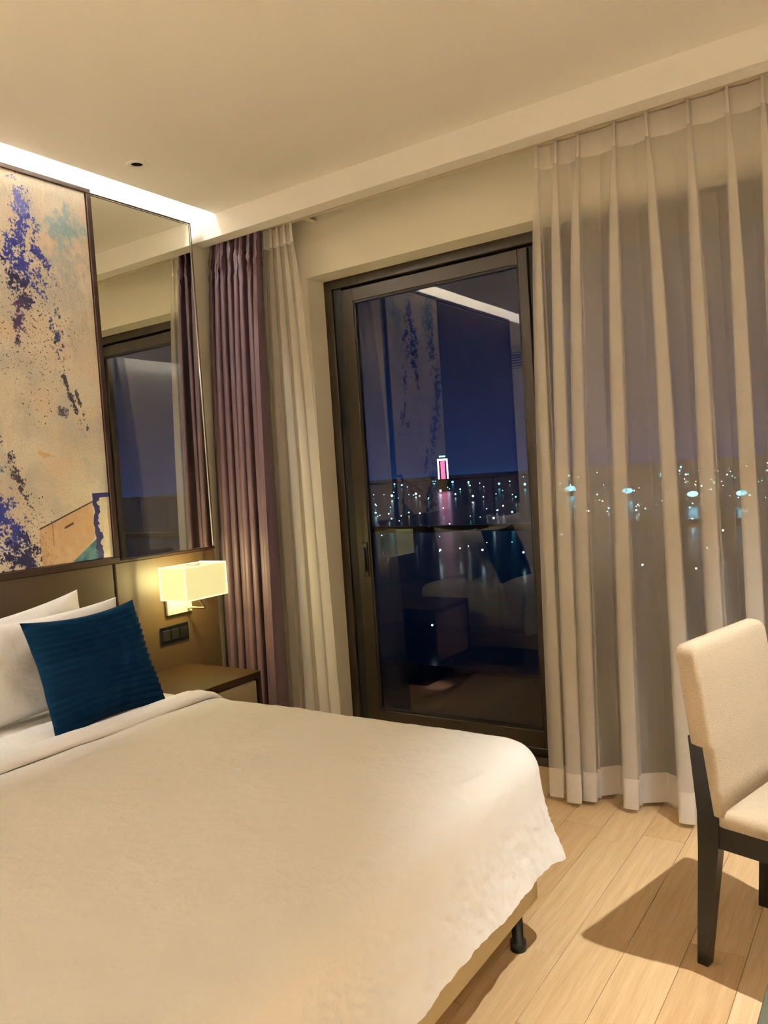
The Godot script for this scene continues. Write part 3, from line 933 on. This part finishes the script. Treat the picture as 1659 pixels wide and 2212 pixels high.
# ------------------------------------------------------------------ chair and plinth
func chair() -> void:
	var c := thing("dining_chair", "oatmeal upholstered chair with black wooden legs by the sheer curtain", "chair", Vector3(2.85, 0, 1.235))
	var f := Vector3(0.967, 0, 0.255)      # the way the chair faces
	var r := Vector3(0.255, 0, -0.967)     # from its near side to its far side
	var up := Vector3.UP
	var w := 0.42
	for k in 2:
		var o: Vector3 = r * w * k
		var st := new_st()
		loft(st, [[o + f * 0.0, f * 0.016, r * 0.017], [o + f * 0.035 + up * 0.36, f * 0.03, r * 0.02], [o + f * 0.04 + up * 0.47, f * 0.032, r * 0.021], [o + f * 0.018 + up * 0.69, f * 0.027, r * 0.021]])
		obj("back_leg", done(st), M.black_wood, c)
		st = new_st()
		o = r * (w * k) + f * 0.43
		loft(st, [[o, f * 0.015, r * 0.015], [o + up * 0.43, f * 0.022, r * 0.022]])
		obj("front_leg", done(st), M.black_wood, c)
	var st2 := new_st()
	loft(st2, [[f * 0.03 + up * 0.405, up * 0.033, r * 0.014], [f * 0.43 + up * 0.405, up * 0.033, r * 0.014]])
	loft(st2, [[f * 0.03 + up * 0.405 + r * w, up * 0.033, r * 0.014], [f * 0.43 + up * 0.405 + r * w, up * 0.033, r * 0.014]])
	loft(st2, [[f * 0.43 + up * 0.405, up * 0.033, f * 0.014], [f * 0.43 + up * 0.405 + r * w, up * 0.033, f * 0.014]])
	loft(st2, [[f * 0.035 + up * 0.405, up * 0.033, f * 0.014], [f * 0.035 + up * 0.405 + r * w, up * 0.033, f * 0.014]])
	obj("seat_rail", done(st2), M.black_wood, c)
	# seat cushion
	var m := r * w / 2
	var secs := []
	for s in [[0.438, -0.006], [0.441, 0.0], [0.465, 0.0], [0.478, -0.004], [0.485, -0.014], [0.488, -0.04]]:
		secs.append([m + f * 0.265 + up * s[0], f * (0.205 + s[1]), r * (0.232 + s[1]), 0.03])
	obj("seat", soft_loft(secs), M.chair_fabric, c)
	# the back: a pad down to the seat, thicker above where it wraps round the posts
	secs = []
	for s in [[0.47, 0.018, 0.0], [0.55, 0.018, 0.0], [0.664, 0.018, 0.0], [0.668, 0.026, 0.0], [0.671, 0.033, 0.0], [0.75, 0.033, 0.0], [0.85, 0.033, 0.0], [0.93, 0.033, 0.0], [0.946, 0.030, -0.004], [0.956, 0.024, -0.012], [0.961, 0.012, -0.026]]:
		var y: float = s[0]
		var front := 0.092 - (y - 0.47) * 0.13
		secs.append([m + f * (front - 0.034 + (0.034 - s[1]) * (1.0 if y < 0.7 else 0.0)) + up * y, f * s[1], r * ((0.240 if y > 0.667 else 0.236) + s[2]), 0.014])
	obj("backrest", soft_loft(secs), M.chair_fabric, c)
	var p := thing("low_plinth", "low grey-green plinth on the floor at the right edge beside the chair", "plinth", Vector3(3.045, 0, 1.405))
	obj("top_board", box(Vector3(0, 0.08, 0), Vector3(0.62, 0.1, 0.8), 0.003), M.plinth, p)
	obj("base", box(Vector3(0.008, 0, 0.008), Vector3(0.612, 0.08, 0.792), 0.002), M.plinth, p)

# ------------------------------------------------------------------ outside
func balcony() -> void:
	structure("balcony_floor", box(Vector3(-1.5, -0.3, -1.75), Vector3(5.5, -0.03, -0.25)), M.tile, "dark tiled balcony floor outside the sliding door")
	var b := thing("balcony_balustrade", "glass balcony balustrade with a dark handrail outside the door", "balustrade", Vector3(0, 0, -1.6))
	var k := 0
	var x := -1.4
	while x < 5.3:
		obj("glass_panel", box(Vector3(x, -0.02, -0.006), Vector3(x + 1.12, 1.455, 0.006)), M.rail_glass, b)
		x += 1.14
	obj("handrail", box(Vector3(-1.45, 1.065, 0.008), Vector3(5.4, 1.115, 0.07), 0.006), M.handrail, b)
	obj("edge_strip", box(Vector3(-1.45, 1.455, -0.008), Vector3(5.4, 1.466, 0.008), 0.001), M.handrail, b)

func city() -> void:
	var g := -60.0
	var water := std("dark_river", rgb8(10, 40, 60), 0.24)
	var wo := obj("river_plain", box(Vector3(-40000, g - 1, -36000), Vector3(20000, g, -30)), water)
	tag(wo, "dark river plain and city ground far below the balcony", "river", "", "stuff")
	# tower with lit edges
	var dist := 3000.0
	var dir := Vector3(-0.4925, 0, -0.8703)
	var t := thing("lit_tower", "distant tower outlined in white and pink light on the skyline", "tower", Vector3(3.4, g, 3.6) + dir * dist)
	t.rotation.y = atan2(-dir.x, -dir.z)
	obj("tower_body", box(Vector3(-19, 0, -19), Vector3(19, 122, 19), 1.0), std("tower_wall", rgb8(40, 30, 44), 0.8), t)
	var pink := glow("tower_light_pink", Color(1.0, 0.36, 0.56), 1.3)
	var white := glow("tower_light_white", Color(1.0, 0.82, 1.0), 2.4)
	obj("light_panel", box(Vector3(-8, 40, 19), Vector3(8, 112, 19.6)), pink, t)
	obj("light_edge", box(Vector3(-19.5, 40, 18), Vector3(-14, 121, 20)), white, t)
	obj("light_edge", box(Vector3(14, 40, 18), Vector3(19.5, 121, 20)), white, t)
	obj("light_edge", box(Vector3(-19.5, 114, 18), Vector3(19.5, 121, 20)), white, t)
	obj("light_crown", box(Vector3(-12, 128, -8), Vector3(12, 133, 8)), glow("tower_light_crown", Color(0.55, 0.95, 1.0), 1.8), t)
	obj("crown_stem", box(Vector3(-6, 122, -6), Vector3(6, 128, 6)), std("tower_stem", rgb8(40, 36, 50), 0.8), t)
	# street and harbour lights
	var ball := SphereMesh.new()
	ball.radius = 1.0
	ball.height = 2.0
	ball.radial_segments = 6
	ball.rings = 3
	var mats := [glow("street_light_white", Color(0.80, 0.95, 1.0), 5.0), glow("street_light_cyan", Color(0.42, 0.88, 1.0), 4.0), glow("street_light_warm", Color(1.0, 0.88, 0.62), 4.0), glow("street_light_green", Color(0.45, 1.0, 0.75), 4.0)]
	var r := RandomNumberGenerator.new()
	r.seed = 42
	for k in 250:
		# bearing west of north, and distance
		var az := deg_to_rad(lerpf(6.0, 44.0, r.randf()))
		var dd := 0.0
		var size := 0.0
		if k < 180: dd = 1000.0 / (0.16 + 0.84 * pow(r.randf(), 1.5))
		elif k < 222: dd = 1000.0 * lerpf(0.85, 1.15, r.randf())
		else: dd = lerpf(420.0, 800.0, r.randf())
		size = dd * lerpf(0.0005, 0.0015, pow(r.randf(), 3.0))
		var kind: int = [0, 0, 0, 0, 1, 1, 1, 0, 2, 3][r.randi() % 10]
		var o := obj("street_light", ball, mats[kind])
		tag(o, "tiny %s street light in the dark city beyond the balcony glass" % ["white", "cyan", "yellowish", "green"][kind], "street light", "%s city lights beyond the balcony" % ["white", "cyan", "yellowish", "green"][kind])
		o.position = Vector3(3.4 - sin(az) * dd, g + size + lerpf(3.0, 14.0, r.randf()), 3.6 - cos(az) * dd)
		o.scale = Vector3.ONE * size
	# lamps along the riverside road and four floodlights on the far bank
	var road := [Vector2(-276, -479), Vector2(-242, -478), Vector2(-205, -463), Vector2(-113, -405), Vector2(-84, -393), Vector2(-55, -376), Vector2(-140, -235), Vector2(-86, -223)]
	var which := ["leftmost of the white road lamps just below the handrail", "second white road lamp from the left just below the handrail", "white road lamp below the handrail nearest the door's right stile", "leftmost white road lamp seen through the wide sheer curtain below the handrail", "middle white road lamp seen through the wide sheer curtain below the handrail", "rightmost white road lamp, near the frame edge above the chair", "lone white road lamp lowest in the door glass", "lone white road lamp lowest behind the wide sheer curtain"]
	for k in road.size():
		var p: Vector2 = road[k]
		var o := obj("road_lamp", ball, mats[0])
		tag(o, which[k], "street light", "lamps of the riverside road")
		o.position = Vector3(p.x, -52, p.y)
		o.scale = Vector3.ONE * p.length() * 0.0012
	var banks := [Vector2(-587, -1573), Vector2(-383, -1287), Vector2(-231, -1061), Vector2(-167, -1030)]
	for k in 4:
		var p: Vector2 = banks[k]
		var o := obj("floodlight", ball, mats[1])
		tag(o, "%s of four large cyan floodlights glowing through the wide sheer curtain" % ["leftmost", "second from left", "third from left", "rightmost"][k], "floodlight", "floodlights on the far bank")
		o.position = Vector3(p.x, -45, p.y)
		o.scale = Vector3(1.6, 0.8, 1.6) * p.length() * 0.0042
